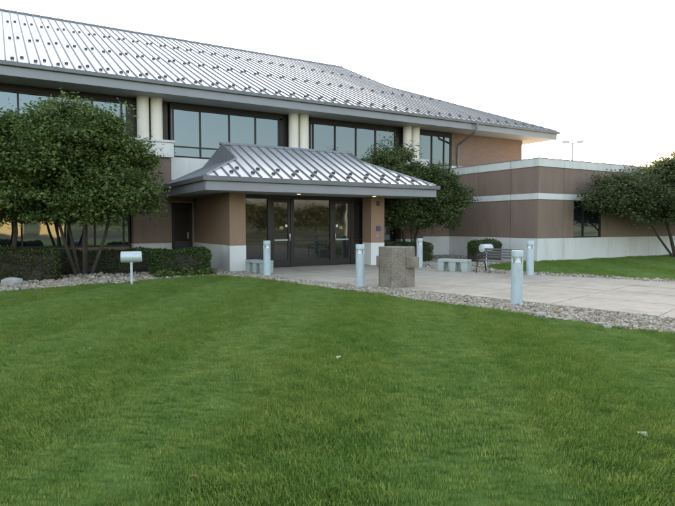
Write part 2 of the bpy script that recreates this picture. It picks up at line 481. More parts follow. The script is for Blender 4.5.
# walkway: separate slabs with open joints on a bed
n_st = 13
NA = resample(Nc, n_st); FA = resample(Fc, n_st)
wk = sheet('walkway', Nc + Fc[::-1], .018, 'soil')
tag(wk, kind='structure')
gap = .006
def lerp(a, b, t): return (a[0] + (b[0] - a[0]) * t, a[1] + (b[1] - a[1]) * t)
cutn = 4
Nd = resample(Nc, (n_st - 1) * 6 + 1); Fd = resample(Fc, (n_st - 1) * 6 + 1)
for i in range(n_st - 1):
    for j in range(cutn):
        e = .0022
        t0 = j / cutn + (e if j else 0); t1 = (j + 1) / cutn - (e if j < cutn - 1 else 0)
        a = [lerp(Nd[i * 6 + k], Fd[i * 6 + k], t0) for k in range(7)]
        b = [lerp(Nd[i * 6 + k], Fd[i * 6 + k], t1) for k in range(7)]
        for s in (a, b):
            s[0] = lerp(s[0], s[1], .025); s[-1] = lerp(s[-1], s[-2], .025)
        poly = a + b[::-1]
        n = len(poly); zt = .045 + random.uniform(-.003, .003)
        v = [(p[0], p[1], .02) for p in poly] + [(p[0], p[1], zt) for p in poly]
        f = [(k, k + 1, n - 2 - k, n - 1 - k) for k in range(6)]
        f = [tuple(reversed(q)) for q in f] + [tuple(x + n for x in q) for q in f]
        f += [(k, (k + 1) % n, n + (k + 1) % n, n + k) for k in range(n)]
        mb = MB().raw(v, f); o = mb.build('slab', 'concrete', wk)
        bm = bmesh.new(); bm.from_mesh(o.data); bmesh.ops.recalc_face_normals(bm, faces=bm.faces); bm.to_mesh(o.data); bm.free()

# ------------------------------------------------------------------ metal roofs
class Slope:
    """maps (u along eave, v plan distance from eave) to world; rise s"""
    def __init__(s, o, du, dv, z0, rise):
        s.o = o; s.du = du; s.dv = dv; s.z0 = z0; s.rise = rise
        n = math.sqrt(1 + rise * rise); s.nz = 1 / n; s.nv = -rise / n
    def p(s, u, v, h=0):
        v2 = v + s.nv * h
        return (s.o[0] + s.du[0] * u + s.dv[0] * v2, s.o[1] + s.du[1] * u + s.dv[1] * v2, s.z0 + s.rise * v + s.nz * h)

def roof_face(roof, sl, u0, u1, w, vmax, rows, seam_h=.06, seam_w=.036, zig=.3):
    n = int(round((u1 - u0) / w)); w = (u1 - u0) / n
    k = 0
    for i in range(n):
        a = u0 + i * w; b = a + w
        va, vb = vmax(a + 1e-4), vmax(b - 1e-4)
        h = .022 + random.uniform(-.002, .002)
        if max(va, vb) > .05:
            ea, eb = a + .004, b - .004
            va_, vb_ = max(va, .02), max(vb, .02)
            MB().hexa([sl.p(ea, 0, .002), sl.p(eb, 0, .002), sl.p(eb, vb_, .002), sl.p(ea, va_, .002),
                       sl.p(ea, 0, h), sl.p(eb, 0, h), sl.p(eb, vb_, h), sl.p(ea, va_, h)]).build('roof_panel', 'roof_metal', roof)
        if i > 0:
            vs_ = min(vmax(a - 1e-4), vmax(a + 1e-4))
            if vs_ > .1:
                MB().hexa([sl.p(a - seam_w / 2, -.01, .0), sl.p(a + seam_w / 2, -.01, .0), sl.p(a + seam_w / 2, vs_, .0), sl.p(a - seam_w / 2, vs_, .0),
                           sl.p(a - seam_w / 2, -.01, seam_h), sl.p(a + seam_w / 2, -.01, seam_h), sl.p(a + seam_w / 2, vs_, seam_h), sl.p(a - seam_w / 2, vs_, seam_h)]).build('roof_seam', 'seam_metal', roof)
        for r in rows:
            c = (a + b) / 2 + (.025 if i % 2 == 0 else -.025); v = r + (zig if i % 2 else 0)
            if v < vmax(c) - .25:
                gw = .052
                MB().hexa([sl.p(c - gw, v - .05, h - .004), sl.p(c + gw, v - .05, h - .004), sl.p(c + gw, v + .06, h - .004), sl.p(c - gw, v + .06, h - .004),
                           sl.p(c - gw, v - .03, h + .064), sl.p(c + gw, v - .03, h + .064), sl.p(c + gw * .9, v + .0, h + .068), sl.p(c - gw * .9, v + .0, h + .068)]).build('snow_guard', 'guard', roof)

# ------------------------------------------------------------------ main building
YW = 22.0; XR = 25.1; XL = -13.4
EY = 20.7; EX = 26.4; EZ = 6.72; RS = .448; RY = 32.9; GX = 19.8
RZ = EZ + RS * (RY - EY)
office = empty('office_building', (6, 27, 0))
tag(office, 'long two-storey office building with grey metal roof and paired cream columns', 'building')

PX = [-7.45 - 0, -1.35, 4.75, 10.85 + .08, 16.95 + .05]      # pier centres
# windows
def window(parent, x0, x1, z0, z1, Y, mull, transom=None, name='window', fm='bronze', gm='glass_tint', fr=.06):
    mb = MB()
    mb.box(x0, x1, Y - .06, Y + .06, z1 - fr, z1); mb.box(x0, x1, Y - .07, Y + .06, z0, z0 + fr)
    mb.box(x0, x0 + fr, Y - .058, Y + .058, z0 + fr, z1 - fr); mb.box(x1 - fr, x1, Y - .058, Y + .058, z0 + fr, z1 - fr)
    w = mb.build(name, fm, parent)
    xs = [x0 + fr] + list(mull) + [x1 - fr]
    zs = [z0 + fr] + ([transom] if transom else []) + [z1 - fr]
    for m_ in mull: bx('mullion', fm, w, m_ - .03, m_ + .03, Y - .055, Y + .055, z0 + fr, z1 - fr)
    for a, b in zip(xs[:-1], xs[1:]):
        a2 = a + (.03 if a != xs[0] else 0); b2 = b - (.03 if b != xs[-1] else 0)
        if transom: bx('transom', fm, w, a2, b2, Y - .05, Y + .05, transom - .025, transom + .025)
        for c, d in zip(zs[:-1], zs[1:]):
            c2 = c + (.025 if c != zs[0] else 0); d2 = d - (.025 if d != zs[-1] else 0)
            t = [random.uniform(-.0022, .0022) for _ in range(3)]
            y0 = Y - .012; y1 = Y + .012
            MB().hexa([(a2, y0 + t[0], c2), (b2, y0 + t[1], c2), (b2, y1, c2), (a2, y1, c2),
                       (a2, y0 + t[2], d2), (b2, y0 + t[1] + t[2] - t[0], d2), (b2, y1, d2), (a2, y1, d2)]).build('pane', gm, w)
    return w

# solid core behind the glazing (keeps the inside dark), roof deck
bx('wall_core', 'interior', office, XL, XR - .3, YW + .35, 43.4, 0, 6.28)
bays = [(-6.72, -2.02), (-.62, 4.02), (5.56, 10.30), (11.62, 16.30), (17.72, 19.82)]
mulls = [[-5.62, -4.48, -3.32], [.5, 1.6, 2.81, 3.80], [5.68, 6.74, 7.94, 9.07, 10.14], [11.79, 12.92, 14.03, 15.12], [18.55, 19.35]]
for (a, b), ms in zip(bays, mulls):
    window(office, a, b, 4.2, 6.10, YW, ms, 4.62)
    bx('header', 'bronze', office, a, b, YW - .10, YW + .3, 6.103, 6.28)
    bx('spandrel', 'precast_white', office, a, b, YW - .08, YW + .3, 3.32, 4.197, .012)
for i, (a, b) in enumerate(bays):
    if i in (0, 1):
        window(office, a, b, .78, 3.3, YW, ms_ if False else [m_ for m_ in mulls[i]], None)
        bx('base_panel', 'precast_brown', office, a, b, YW - .09, YW + .3, 0, .777, .01)  # brown panel for the shadow below the sill; shade put into its colour
    elif i == 2:
        pass
    elif i in (3,):
        window(office, 13.6, b, .78, 3.3, YW, [14.9], None)
        bx('base_panel', 'precast_brown', office, 13.0, b, YW - .09, YW + .3, 0, .777, .01)
        bx('wall', 'precast_brown', office, 13.0, 13.597, YW - .07, YW + .3, .78, 3.317)
    else:
        bx('wall', 'precast_brown', office, a, b, YW - .06, YW + .3, 1.0, 3.317)
        bx('base_panel', 'precast_white', office, a, b, YW - .08, YW + .3, 0, .997, .01)
# piers with white ledge, pairs of columns
for i, c in enumerate(PX):
    x0, x1 = c - .68, c + .70
    bx('pier', 'precast_brown', office, x0, x1, YW - .45, YW + .3, .9, 4.12, .012)
    bx('pier_base', 'precast_white', office, x0 - .003, x1 + .003, YW - .47, YW + .3, 0, .897, .012)
    bx('ledge', 'precast_white', office, x0 - .04, x1 + .10, YW - .62, YW + .3, 4.123, 4.66, .012)
    bx('ledge_cap', 'precast_white', office, x0 - .08, x1 + .14, YW - .67, YW + .3, 4.663, 4.75, .015)
    bx('jamb', 'bronze', office, c - .74, c + .72, YW - .06, YW + .3, 4.753, 6.28)
    for s in (-.235, .255):
        MB().lathe([(.215, 4.752), (.215, 6.298)], 24, c + s - .02, YW - .36).build('column', 'column_cream', office)
# left end closure
bx('wall', 'precast_brown', office, XL, -8.2, YW - .05, YW + .3, .0, 6.28, .01)
# side door on the facade left of the portico
bx('wall', 'precast_brown', office, 5.455, 5.52, YW - .07, YW + .3, 0, 3.317)
dr = bx('side_door', 'bronze', office, 5.56, 6.36, YW - .02, YW + .1, .03, 2.40, .01)
bx('pane', 'glass_door', dr, 5.68, 6.24, YW - .03, YW - .022, .35, 2.25)
MB().tube([(6.18, YW - .03, 1.05), (6.18, YW - .1, 1.05), (6.18, YW - .1, 1.3), (6.18, YW - .03, 1.3)], .012).build('handle', 'steel', dr)
mb = MB(); mb.box(5.522, 5.557, YW - .10, YW + .2, 0, 2.44); mb.box(6.363, 6.425, YW - .10, YW + .2, 0, 2.44); mb.box(5.522, 6.425, YW - .10, YW + .2, 2.443, 2.50)
mb.build('door_frame', 'bronze_light', office)
bx('wall', 'precast_brown', office, 5.522, 6.425, YW - .06, YW + .3, 2.503, 3.317)
# brick end wall
bx('brick_wall', 'brick', office, 19.88, XR, YW - .04, 43.0, 4.62, 6.28)
bx('brick_sill', 'precast_white', office, 19.85, XR + .03, YW - .07, 43.0, 3.9, 4.617, .01)
# soffit and eaves
MB().prism([(XL, EY + .02), (EX - .02, EY + .02), (EX - .02, 45.08), (XR - .4, 45.08), (XR - .4, YW + .34), (XL, YW + .34)], 6.30, 6.33).build('soffit', 'soffit', office)
mb = MB(); mb.box(XL, EX, EY - .03, EY + .018, 6.29, 6.585); mb.box(EX - .018, EX + .03, EY + .0185, 45.1, 6.29, 6.585)
mb.build('fascia', 'fascia', office)
mb = MB(); mb.box(XL, EX + .14, EY - .14, EY + .05, 6.588, 6.725); mb.box(EX - .05, EX + .14, EY + .0505, 45.1, 6.588, 6.725)
mb.build('gutter', 'gutter', office, .012)
for gx in np.arange(-7.6, 26, 3.05):
    bx('gutter_joint', 'gutter', office, gx, gx + .04, EY - .146, EY - .02, 6.584, 6.73)
# downspout
mb = MB()
mb.box(20.14, 20.26, EY - .2, EY - .145, 6.30, 6.60)
mb.tube([(20.2, EY - .1, 6.30), (20.2, EY - .08, 6.2), (20.22, YW - .18, 5.72), (20.22, YW - .12, 5.55), (20.22, YW - .12, 4.5)], .052, 10)
mb.build('downspout', 'gutter', office)
# roof
roof = MB().raw([(XL, EY, EZ), (EX, EY, EZ), (EX, 45.1, EZ), (XL, 45.1, EZ), (XL, RY, RZ), (GX, RY, RZ), (GX, EY + 6.6, EZ + RS * 6.6), (GX, 45.1 - 6.6, EZ + RS * 6.6)],
                [(0, 1, 6, 5, 4), (1, 2, 7, 6), (2, 3, 4, 5, 7), (6, 7, 5), (3, 0, 4)]).build('roof', 'roof_deck', office)
fs = Slope((0, EY), (1, 0), (0, 1), EZ, RS)
roof_face(roof, fs, -7.15, EX - .0, .332, lambda u: (RY - EY) if u < GX else EX - u, [.45, 4.3, 8.55], zig=.32)
bx_ = MB().hexa([fs.p(XL, 0, .002), fs.p(-7.155, 0, .002), fs.p(-7.155, RY - EY, .002), fs.p(XL, RY - EY, .002), fs.p(XL, 0, .022), fs.p(-7.155, 0, .022), fs.p(-7.155, RY - EY, .022), fs.p(XL, RY - EY, .022)]).build('roof_panel', 'roof_metal', roof)
rsl = Slope((EX, EY), (0, 1), (-1, 0), EZ, RS)
roof_face(roof, rsl, 0, 24.4, .61, lambda u: min(u, 24.4 - u, 6.6), [])
# caps
mb = MB(); mb.hexa([(XL, RY - .16, RZ - .03), (GX + .08, RY - .16, RZ - .03), (GX + .08, RY + .16, RZ - .03), (XL, RY + .16, RZ - .03),
                    (XL, RY - .05, RZ + .10), (GX + .08, RY - .05, RZ + .10), (GX + .08, RY + .05, RZ + .10), (XL, RY + .05, RZ + .10)])
mb.build('ridge_cap', 'flashing', roof)
def hipcap(roof, a, b, w=.07):
    MB().tube([a, b], w, 6).build('hip_cap', 'flashing', roof)
hipcap(roof, (EX, EY, EZ + .02), (GX, EY + 6.6, EZ + RS * 6.6 + .03))
MB().tube([(GX, EY + 6.6, EZ + RS * 6.6 + .03), (GX, RY, RZ + .03)], .06, 6).build('rake_trim', 'flashing', roof)

# ------------------------------------------------------------------ portico
portico = empty('entrance_portico', (9.6, 19.5, 0))
tag(portico, 'low entrance porch with grey standing-seam hip roof over dark glass doors', 'porch')
PX0, PX1, PY0, PYB = 5.22, 14.15, 16.5, 21.93
PEZ, PS, PRY = 3.06, .47, 19.5
PRZ = PEZ + PS * (PRY - PY0)
GL, GR = 6.75, 12.13
# walls
bx('pier', 'precast_tan', portico, 6.43, 7.0, 17.85, 18.5, .9, 2.66, .012)
bx('pier_base', 'precast_white', portico, 6.425, 7.005, 17.845, 18.5, 0, .897, .012)
bx('side_wall', 'precast_tan', portico, 6.435, 6.72, 18.503, 21.92, .9, 2.66, .008)
bx('side_wall_base', 'precast_white', portico, 6.43, 6.72, 18.503, 21.92, 0, .897, .008)
bx('pier', 'precast_tan', portico, 12.12, 12.74, 17.87, 18.5, .9, 2.66, .012)
bx('pier_base', 'precast_white', portico, 12.115, 12.745, 17.865, 18.5, 0, .897, .012)
bx('side_wall', 'precast_tan', portico, 12.45, 12.73, 18.503, 21.92, .9, 2.66, .008)
bx('side_wall_base', 'precast_white', portico, 12.45, 12.735, 18.503, 21.92, 0, .897, .008)
bx('vestibule_core', 'interior', portico, 6.73, 12.44, 18.85, 21.9, 0.02, 2.65)
# storefront
sf = MB()
SY = 18.62
sf.box(7.01, 12.44, SY - .07, SY + .07, 2.52, 2.655)
for a, b in ((7.01, 7.10), (8.12, 8.26), (9.02, 9.16), (10.70, 10.84), (11.62, 11.76), (12.35, 12.44)):
    sf.box(a, b, SY - .068, SY + .068, .05, 2.517)
for a, b in ((7.10, 8.12), (9.16, 10.70), (11.76, 12.35)):
    sf.box(a, b, SY - .06, SY + .06, .05, .24); sf.box(a, b, SY - .05, SY + .05, .98, 1.03)
sf = sf.build('storefront', 'bronze', portico)
for a, b in ((7.10, 8.12), (9.16, 10.70), (11.76, 12.35)):
    for c, d in ((.24, .98), (1.03, 2.52)):
        t = random.uniform(-.002, .002)
        MB().hexa([(a, SY - .01 + t, c), (b, SY - .01 - t, c), (b, SY + .02, c), (a, SY + .02, c), (a, SY - .01, d), (b, SY - .01 - 2 * t, d), (b, SY + .02, d), (a, SY + .02, d)]).build('pane', 'glass_door', sf)
for a, b, hs in ((8.27, 9.01, 1), (10.85, 11.61, -1)):
    d = MB(); d.box(a, a + .09, SY - .05, SY + .02, .06, 2.51); d.box(b - .09, b, SY - .05, SY + .02, .06, 2.51)
    d.box(a + .09, b - .09, SY - .05, SY + .02, .06, .30); d.box(a + .09, b - .09, SY - .05, SY + .02, 2.40, 2.51)
    d = d.build('door', 'bronze', portico)
    MB().hexa([(a + .09, SY - .022, .30), (b - .09, SY - .018, .30), (b - .09, SY + .01, .30), (a + .09, SY + .01, .30), (a + .09, SY - .02, 2.40), (b - .09, SY - .016, 2.40), (b - .09, SY + .01, 2.40), (a + .09, SY + .01, 2.40)]).build('pane', 'glass_door', d)
    hx = b - .05 if hs > 0 else a + .05
    MB().tube([(hx, SY - .05, .98), (hx, SY - .12, .99), (hx, SY - .13, 1.1), (hx, SY - .12, 1.25), (hx, SY - .05, 1.26)], .016, 8).build('handle', 'steel', d)
    bx('push_bar', 'pushbar', d, a + .1, b - .1, SY - .07, SY - .03, 1.0, 1.06, .008)
    sx = b - .2 if hs > 0 else a + .12
    bx('notice', 'sticker', d, sx, sx + .09, SY - .034, SY - .027, 1.5, 1.6)
    bx('notice', 'sticker_yellow', d, sx - (.22 if hs > 0 else -.14), sx - (.22 if hs > 0 else -.14) + .15, SY - .034, SY - .027, 1.42, 1.54)
# fittings on the right pier
bx('wall_plate', 'sign_dark', portico, 12.36, 12.50, 17.845, 17.872, 2.32, 2.50, .006)
bx('call_box', 'sign_blue', portico, 12.36, 12.54, 17.82, 17.872, 1.36, 1.54, .01)
bx('switch_plate', 'bronze_light', portico, 12.34, 12.44, 17.85, 17.872, 1.10, 1.22, .006)
# soffit, fascia, gutter
MB().prism([(PX0 + .02, PY0 + .02), (PX1 - .02, PY0 + .02), (PX1 - .02, PYB), (PX0 + .02, PYB)], 2.663, 2.70).build('soffit', 'soffit', portico)
mb = MB(); mb.box(PX0 - .005, PX1 + .005, PY0 - .03, PY0 + .018, 2.64, 2.915); mb.box(PX0 - .03, PX0 + .018, PY0 + .0185, PYB, 2.64, 2.915); mb.box(PX1 - .018, PX1 + .03, PY0 + .0185, PYB, 2.64, 2.915)
mb.build('fascia', 'fascia', portico)
mb = MB(); mb.box(PX0 - .12, PX1 + .12, PY0 - .13, PY0 + .04, 2.918, 3.065); mb.box(PX0 - .12, PX0 + .04, PY0 + .0405, PYB, 2.918, 3.065); mb.box(PX1 - .04, PX1 + .12, PY0 + .0405, PYB, 2.918, 3.065)
mb.build('gutter', 'gutter', portico, .012)
for x in (8.75, 11.9):
    o = MB().lathe([(.0, 2.652), (.075, 2.652), (.10, 2.645), (.115, 2.662)], 20, x, 17.35).build('downlight_ring', 'bronze_light', portico)
    MB().lathe([(.0, 2.640), (.05, 2.641), (.075, 2.6515)], 16, x, 17.35).build('downlight_lens', 'downlight', o)
# roof
bl = GL - PX0; br = PX1 - GR
back = PRZ - PS * (PYB - PRY)
roof = MB().raw([(PX0, PY0, PEZ), (PX1, PY0, PEZ), (GR, PY0 + br, PEZ + PS * br), (GR, PRY, PRZ), (GL, PRY, PRZ), (GL, PY0 + bl, PEZ + PS * bl),
                 (PX0, PYB, PEZ), (PX1, PYB, PEZ), (GL, PYB, back), (GR, PYB, back), (GL, PYB, PEZ + PS * bl), (GR, PYB, PEZ + PS * br)],
                [(0, 1, 2, 3, 4, 5), (0, 5, 10, 6), (1, 7, 11, 2), (4, 3, 9, 8), (5, 4, 8, 10), (2, 11, 9, 3)]).build('roof', 'roof_deck', portico)
fs = Slope((0, PY0), (1, 0), (0, 1), PEZ, PS)
roof_face(roof, fs, PX0, PX1, .36, lambda u: (u - PX0) if u < GL else ((PRY - PY0) if u < GR else PX1 - u), [.34], zig=.34)
ls = Slope((PX0, PY0), (0, 1), (1, 0), PEZ, PS)
roof_face(roof, ls, 0, PYB - PY0, .36, lambda u: min(u, bl), [])
rs_ = Slope((PX1, PY0), (0, 1), (-1, 0), PEZ, PS)
roof_face(roof, rs_, 0, PYB - PY0, .36, lambda u: min(u, br), [])
bs = Slope((0, PYB), (1, 0), (0, -1), back, PS)
roof_face(roof, bs, GL, GR, .36, lambda u: PYB - PRY, [])
# gablets
for gx, b_, s in ((GL, bl, -1), (GR, br, 1)):
    zb = PEZ + PS * b_
    MB().hexa([(gx - .01, PY0 + b_ + .05, zb), (gx + .01, PY0 + b_ + .05, zb), (gx + .01, PYB - .01, zb), (gx - .01, PYB - .01, zb),
               (gx - .01, PRY - .02, PRZ - .02), (gx + .01, PRY - .02, PRZ - .02), (gx + .01, PRY + .02, PRZ - .02), (gx - .01, PRY + .02, PRZ - .02)]).build('gablet', 'flashing', roof)
    MB().tube([(gx, PY0 + b_, zb + .03), (gx, PRY, PRZ + .03)], .045, 6).build('rake_trim', 'flashing', roof)
mb = MB(); mb.hexa([(GL - .06, PRY - .12, PRZ - .02), (GR + .06, PRY - .12, PRZ - .02), (GR + .06, PRY + .12, PRZ - .02), (GL - .06, PRY + .12, PRZ - .02),
                    (GL - .06, PRY - .04, PRZ + .08), (GR + .06, PRY - .04, PRZ + .08), (GR + .06, PRY + .04, PRZ + .08), (GL - .06, PRY + .04, PRZ + .08)])
mb.build('ridge_cap', 'flashing', roof)
hipcap(roof, (PX0, PY0, PEZ + .02), (GL, PY0 + bl, PEZ + PS * bl + .03), .045)
hipcap(roof, (PX1, PY0, PEZ + .02), (GR, PY0 + br, PEZ + PS * br + .03), .045)

# ------------------------------------------------------------------ single-storey wing
wing = empty('side_wing', (30, 20, 0))
tag(wing, 'flat-roofed single-storey wing banded in brown and white panels', 'building')
WX, WY, WE = 19.76, 16.37, 62.0
bx('wall_core', 'interior', wing, WX + .25, WE - .2, WY + .3, 36, 0, 4.15)
bands = [('base_panel', 'precast_white', 0, 1.0, .03), ('brown_panel', 'precast_brown', 1.0, 2.69, 0), ('white_band', 'precast_white', 2.69, 2.955, .03), ('brown_panel', 'precast_brown', 2.955, 4.1, 0), ('parapet_panel', 'precast_white', 4.1, 4.45, .035)]
jx = [WX, 21.42, 24.72, 28.02, 31.32, 34.62, 37.92, 41.22, 44.52, 47.82, 51.12, 54.42, 57.72, WE]
jy = [WY, 17.9, 19.95, 21.9]
WIN = [(22.15, 24.2), (31.9, 33.95), (41.8, 43.85)]
jg = .010
for nm, mt, z0, z1, pr in bands:
    za, zb = z0 + (.003 if z0 else 0), z1 - .003
    for i, (a, b) in enumerate(zip(jx[:-1], jx[1:])):
        a_ = a + (jg if i else -pr); b_ = b - jg
        segs = [(a_, b_)]
        if nm == 'brown_panel' and z0 == 1.0:
            for (w0, w1) in WIN:
                if a < w0 < b: segs = [(a_, w0 - .002), (w1 + .002, b_)]
        for s in segs:
            bx(nm, mt, wing, s[0], s[1], WY - pr, WY + .25, za, zb, .006)
    for i, (a, b) in enumerate(zip(jy[:-1], jy[1:])):
        a_ = a + (jg if i else .2535); b_ = b - jg
        bx(nm, mt, wing, WX - pr, WX + .25, a_, b_, za, zb, .006)
bx('roof', 'wing_roof', wing, WX + .26, WE - .2, WY + .26, 36, 4.16, 4.22)
mb = MB(); mb.box(WX - .06, WE, WY - .06, WY + .30, 4.452, 4.475); mb.box(WX - .06, WX + .30, WY + .3005, 21.9, 4.452, 4.475)
mb.build('coping', 'fascia', wing)
for (w0, w1) in WIN:
    window(wing, w0, w1, 1.0, 2.69, WY + .1, [(w0 + w1) / 2 - .25], None)
# wall light on the upper band
wl = bx('wall_light', 'sign_dark', wing, 23.62, 23.80, WY - .16, WY - .001, 3.50, 3.66, .015)
bx('bracket', 'steel_dark', wl, 23.68, 23.74, WY - .06, WY - .001, 3.40, 3.498)

# ------------------------------------------------------------------ bollard lights
def make_bollard():
    root = empty('bollard_light', (0, 0, 0))
    MB().lathe([(0, .0), (.125, .0), (.125, .025), (.112, .03), (.112, .825), (.106, .83), (0, .83)], 28).build('post', 'bollard_paint', root)
    MB().lathe([(.099, .8305), (.099, .9475)], 24).build('lens', 'bollard_lens', root)
    for k in range(4):
        a = k * math.pi / 2
        ca, sa = math.cos(a), math.sin(a)
        def W(t, z, r): return (r * math.cos(a + t), r * math.sin(a + t), z)
        v = [W(-.62, .836, .100), W(-.3, .836, .100), W(0, .836, .100), W(.3, .836, .100), W(.62, .836, .100), W(.3, .888, .100), W(0, .94, .100), W(-.3, .888, .100),
             W(-.62, .836, .110), W(-.3, .836, .110), W(0, .836, .110), W(.3, .836, .110), W(.62, .836, .110), W(.3, .888, .110), W(0, .94, .110), W(-.3, .888, .110)]
        f = [(8, 9, 15), (9, 10, 13, 15), (10, 11, 13), (11, 12, 13), (15, 13, 14)]
        f += [(q, (q + 1) % 8, (q + 1) % 8 + 8, q + 8) for q in range(8)]
        MB().raw(v, f).build('reflector', 'white_plastic', root)
        b2 = a + math.pi / 4
        x, y = .101 * math.cos(b2), .101 * math.sin(b2)
        MB().tube([(x, y, .80), (x, y, .955)], .010, 8).build('strut', 'band_bronze', root)
    MB().lathe([(0, .948), (.105, .948), (.112, .954), (.112, 1.062), (.106, 1.07), (0, 1.072)], 28).build('cap', 'bollard_paint', root)
    return root
bol = make_bollard()
bl_labels = ['pale blue bollard light beside the entrance doors, next to the left concrete bench',
             'pale blue bollard light standing just left of the concrete litter bin',
             'nearest and largest pale blue bollard light, in front of the metal bench',
             'pale blue bollard light right of the litter bin, by the dark hedge',
             'pale blue bollard light at the lawn corner, partly behind the nearest bollard']
for i, (x, y) in enumerate([(6.98, 16.05), (7.70, 11.85), (8.62, 7.62), (12.98, 16.0), (13.86, 11.75)]):
    o = bol if i == 0 else copy_tree(bol)
    o.location = (x, y, .03 if i != 2 else .02); o.rotation_euler.z = math.atan2(y, x) + math.pi + R((12, -8, 10, 20, -15)[i])
    tag(o, bl_labels[i], 'bollard', 'bollard lights along the walk')

# ------------------------------------------------------------------ litter bin
bn = empty('litter_bin', (8.52, 11.42, .04), R(14))
tag(bn, 'big octagonal exposed-aggregate concrete litter bin with ash boxes', 'bin')
def ngon(n, r, ph=0): return [(r * math.cos(ph + 2 * math.pi * k / n), r * math.sin(ph + 2 * math.pi * k / n)) for k in range(n)]
for k in range(8):      # eight cast staves
    a0 = math.pi / 8 + k * math.pi / 4; a1 = a0 + math.pi / 4
    e = .005
    p = [(.475 * math.cos(a0 + e), .475 * math.sin(a0 + e)), (.475 * math.cos(a1 - e), .475 * math.sin(a1 - e)), (.36 * math.cos(a1 - e), .36 * math.sin(a1 - e)), (.36 * math.cos(a0 + e), .36 * math.sin(a0 + e))]
    MB().prism(p, 0, 1.0).build('side_panel', 'aggregate', bn, .008, local=True)
MB().prism(ngon(8, .40, math.pi / 8), .02, .93).build('liner', 'interior', bn, 0, local=True)
mb = MB(); mb.lathe([(.36, .965), (.30, .985), (.17, .99), (.16, .93)], 24); mb.build('lid', 'bench_concrete', bn, 0, local=True)
for k in (6, 3):
    a = k * math.pi / 4 + R(-14) * 0
    ca, sa = math.cos(a), math.sin(a)
    def T(x, y): return (x * ca - y * sa, x * sa + y * ca)
    mb = MB(); v = []
    for z in (.50, .76):
        for (x, y) in ((.435, -.16), ((.60 if k == 6 else .50), -.16), ((.60 if k == 6 else .50), .16), (.435, .16)): v.append((*T(x, y), z))
    mb.hexa(v); mb.build('ash_box', 'aggregate', bn, .01, local=True)

# ------------------------------------------------------------------ concrete benches
def concrete_bench(loc, rz, label):
    r = empty('concrete_bench', loc, rz); tag(r, label, 'bench', 'concrete benches by the walk')
    MB().box(-.52, .52, -.21, .21, .31, .40).build('seat', 'bench_concrete', r, .012, local=True)
    for x in (-.42, 0, .42):
        w = .10
        MB().hexa([(x - w * .95, -.19, 0), (x + w * .95, -.19, 0), (x + w * .95, .19, 0), (x - w * .95, .19, 0), (x - w * 1.25, -.19, .309), (x + w * 1.25, -.19, .309), (x + w * 1.25, .19, .309), (x - w * 1.25, .19, .309)]).build('leg', 'bench_concrete', r, .008, local=True)
concrete_bench((12.93, 14.10, .04), R(-66), 'low grey-green concrete bench beside the metal bench, far side of the walk')
concrete_bench((7.12, 17.0, .04), R(-80), 'low grey-green concrete bench against the left porch pier')

# ------------------------------------------------------------------ metal bench
mbn = empty('metal_bench', (13.42, 12.62, .04), R(-82))
tag(mbn, 'dark metal park bench with slatted seat and back facing the walk', 'bench')
# local x along the seat, +y = back
for x in (-.66, .66):
    MB().tube([(x, -.24, 0), (x, -.2, .40), (x, .2, .38), (x, .28, .77)], .02, 8).build('end_frame', 'steel_dark', mbn, local=True)
    MB().tube([(x, .19, .39), (x, .27, 0)], .02, 8).build('leg', 'steel_dark', mbn, local=True)
    MB().tube([(x, -.2, .40), (x, -.21, .56), (x, -.1, .58), (x, .23, .56)], .016, 8).build('armrest', 'steel_dark', mbn, local=True)
for k in range(6):
    y = -.20 + k * .076
    MB().box(-.72, .72, y - .025, y + .025, .405, .418).build('seat_slat', 'steel_grey', mbn, .004, local=True)
for k in range(4):
    t = .26 + k * .235; z = .42 + (.77 - .42) * t; y = .205 + .075 * t
    MB().box(-.72, .72, y - .03, y - .017, z - .026, z + .026).build('back_slat', 'steel_grey', mbn, .004, local=True)

# ------------------------------------------------------------------ flood lights on posts
def floodlight(loc, rz, label):
    r = empty('flood_light', loc, rz); tag(r, label, 'flood light', 'cylindrical flood lights on posts')
    MB().lathe([(0, 0), (.05, 0), (.05, .02), (.034, .03), (.034, .56), (.045, .565), (.045, .62), (0, .62)], 16).build('post', 'lamp_silver', r, local=True)
    prof = [(0, -.26), (.135, -.26), (.148, -.25), (.148, .22), (.14, .25), (.125, .262), (.12, .24), (0, .24)]
    b = MB().lathe(prof, 28); b.v = [(z, x, y + .745) for (x, y, z) in b.v]
    b.build('housing', 'lamp_silver', r, local=True)
    c = MB().box(-.04, .04, -.035, .035, .6, .62); c.build('bracket', 'steel_grey', r, .004, local=True)
floodlight((2.86, 15.50, .0), R(-14), 'silver cylindrical flood light on a post at the left lawn edge')
floodlight((15.05, 14.75, .0), R(10), 'silver cylindrical flood light on a post behind the metal bench')

# ------------------------------------------------------------------ parking lamp posts
def lamp_post(loc, rz, h, label):
    r = empty('lamp_post', loc, rz); tag(r, label, 'lamp post', 'twin-head parking lamp posts')
    MB().lathe([(0, 0), (.3, 0), (.3, .6), (0, .6)], 16).build('base', 'concrete', r, local=True)
    MB().tube([(0, 0, .6), (0, 0, h)], [.15, .11], 12).build('pole', 'pole_grey', r, local=True)
    for s in (-1, 1):
        MB().tube([(0, 0, h - .1), (s * .45, 0, h + .02)], .04, 8).build('arm', 'pole_grey', r, local=True)
        MB().hexa([(s * .4, -.2, h - .12), (s * 1.15, -.2, h - .08), (s * 1.15, .2, h - .08), (s * .4, .2, h - .12), (s * .4, -.16, h + .20), (s * 1.12, -.16, h + .24), (s * 1.12, .16, h + .24), (s * .4, .16, h + .20)]).build('lamp_head', 'pole_grey', r, .02, local=True)
lamp_post((52.6, 39.2, 0), R(-35), 10.4, 'tall thin twin-head lamp post rising behind the wing roof')
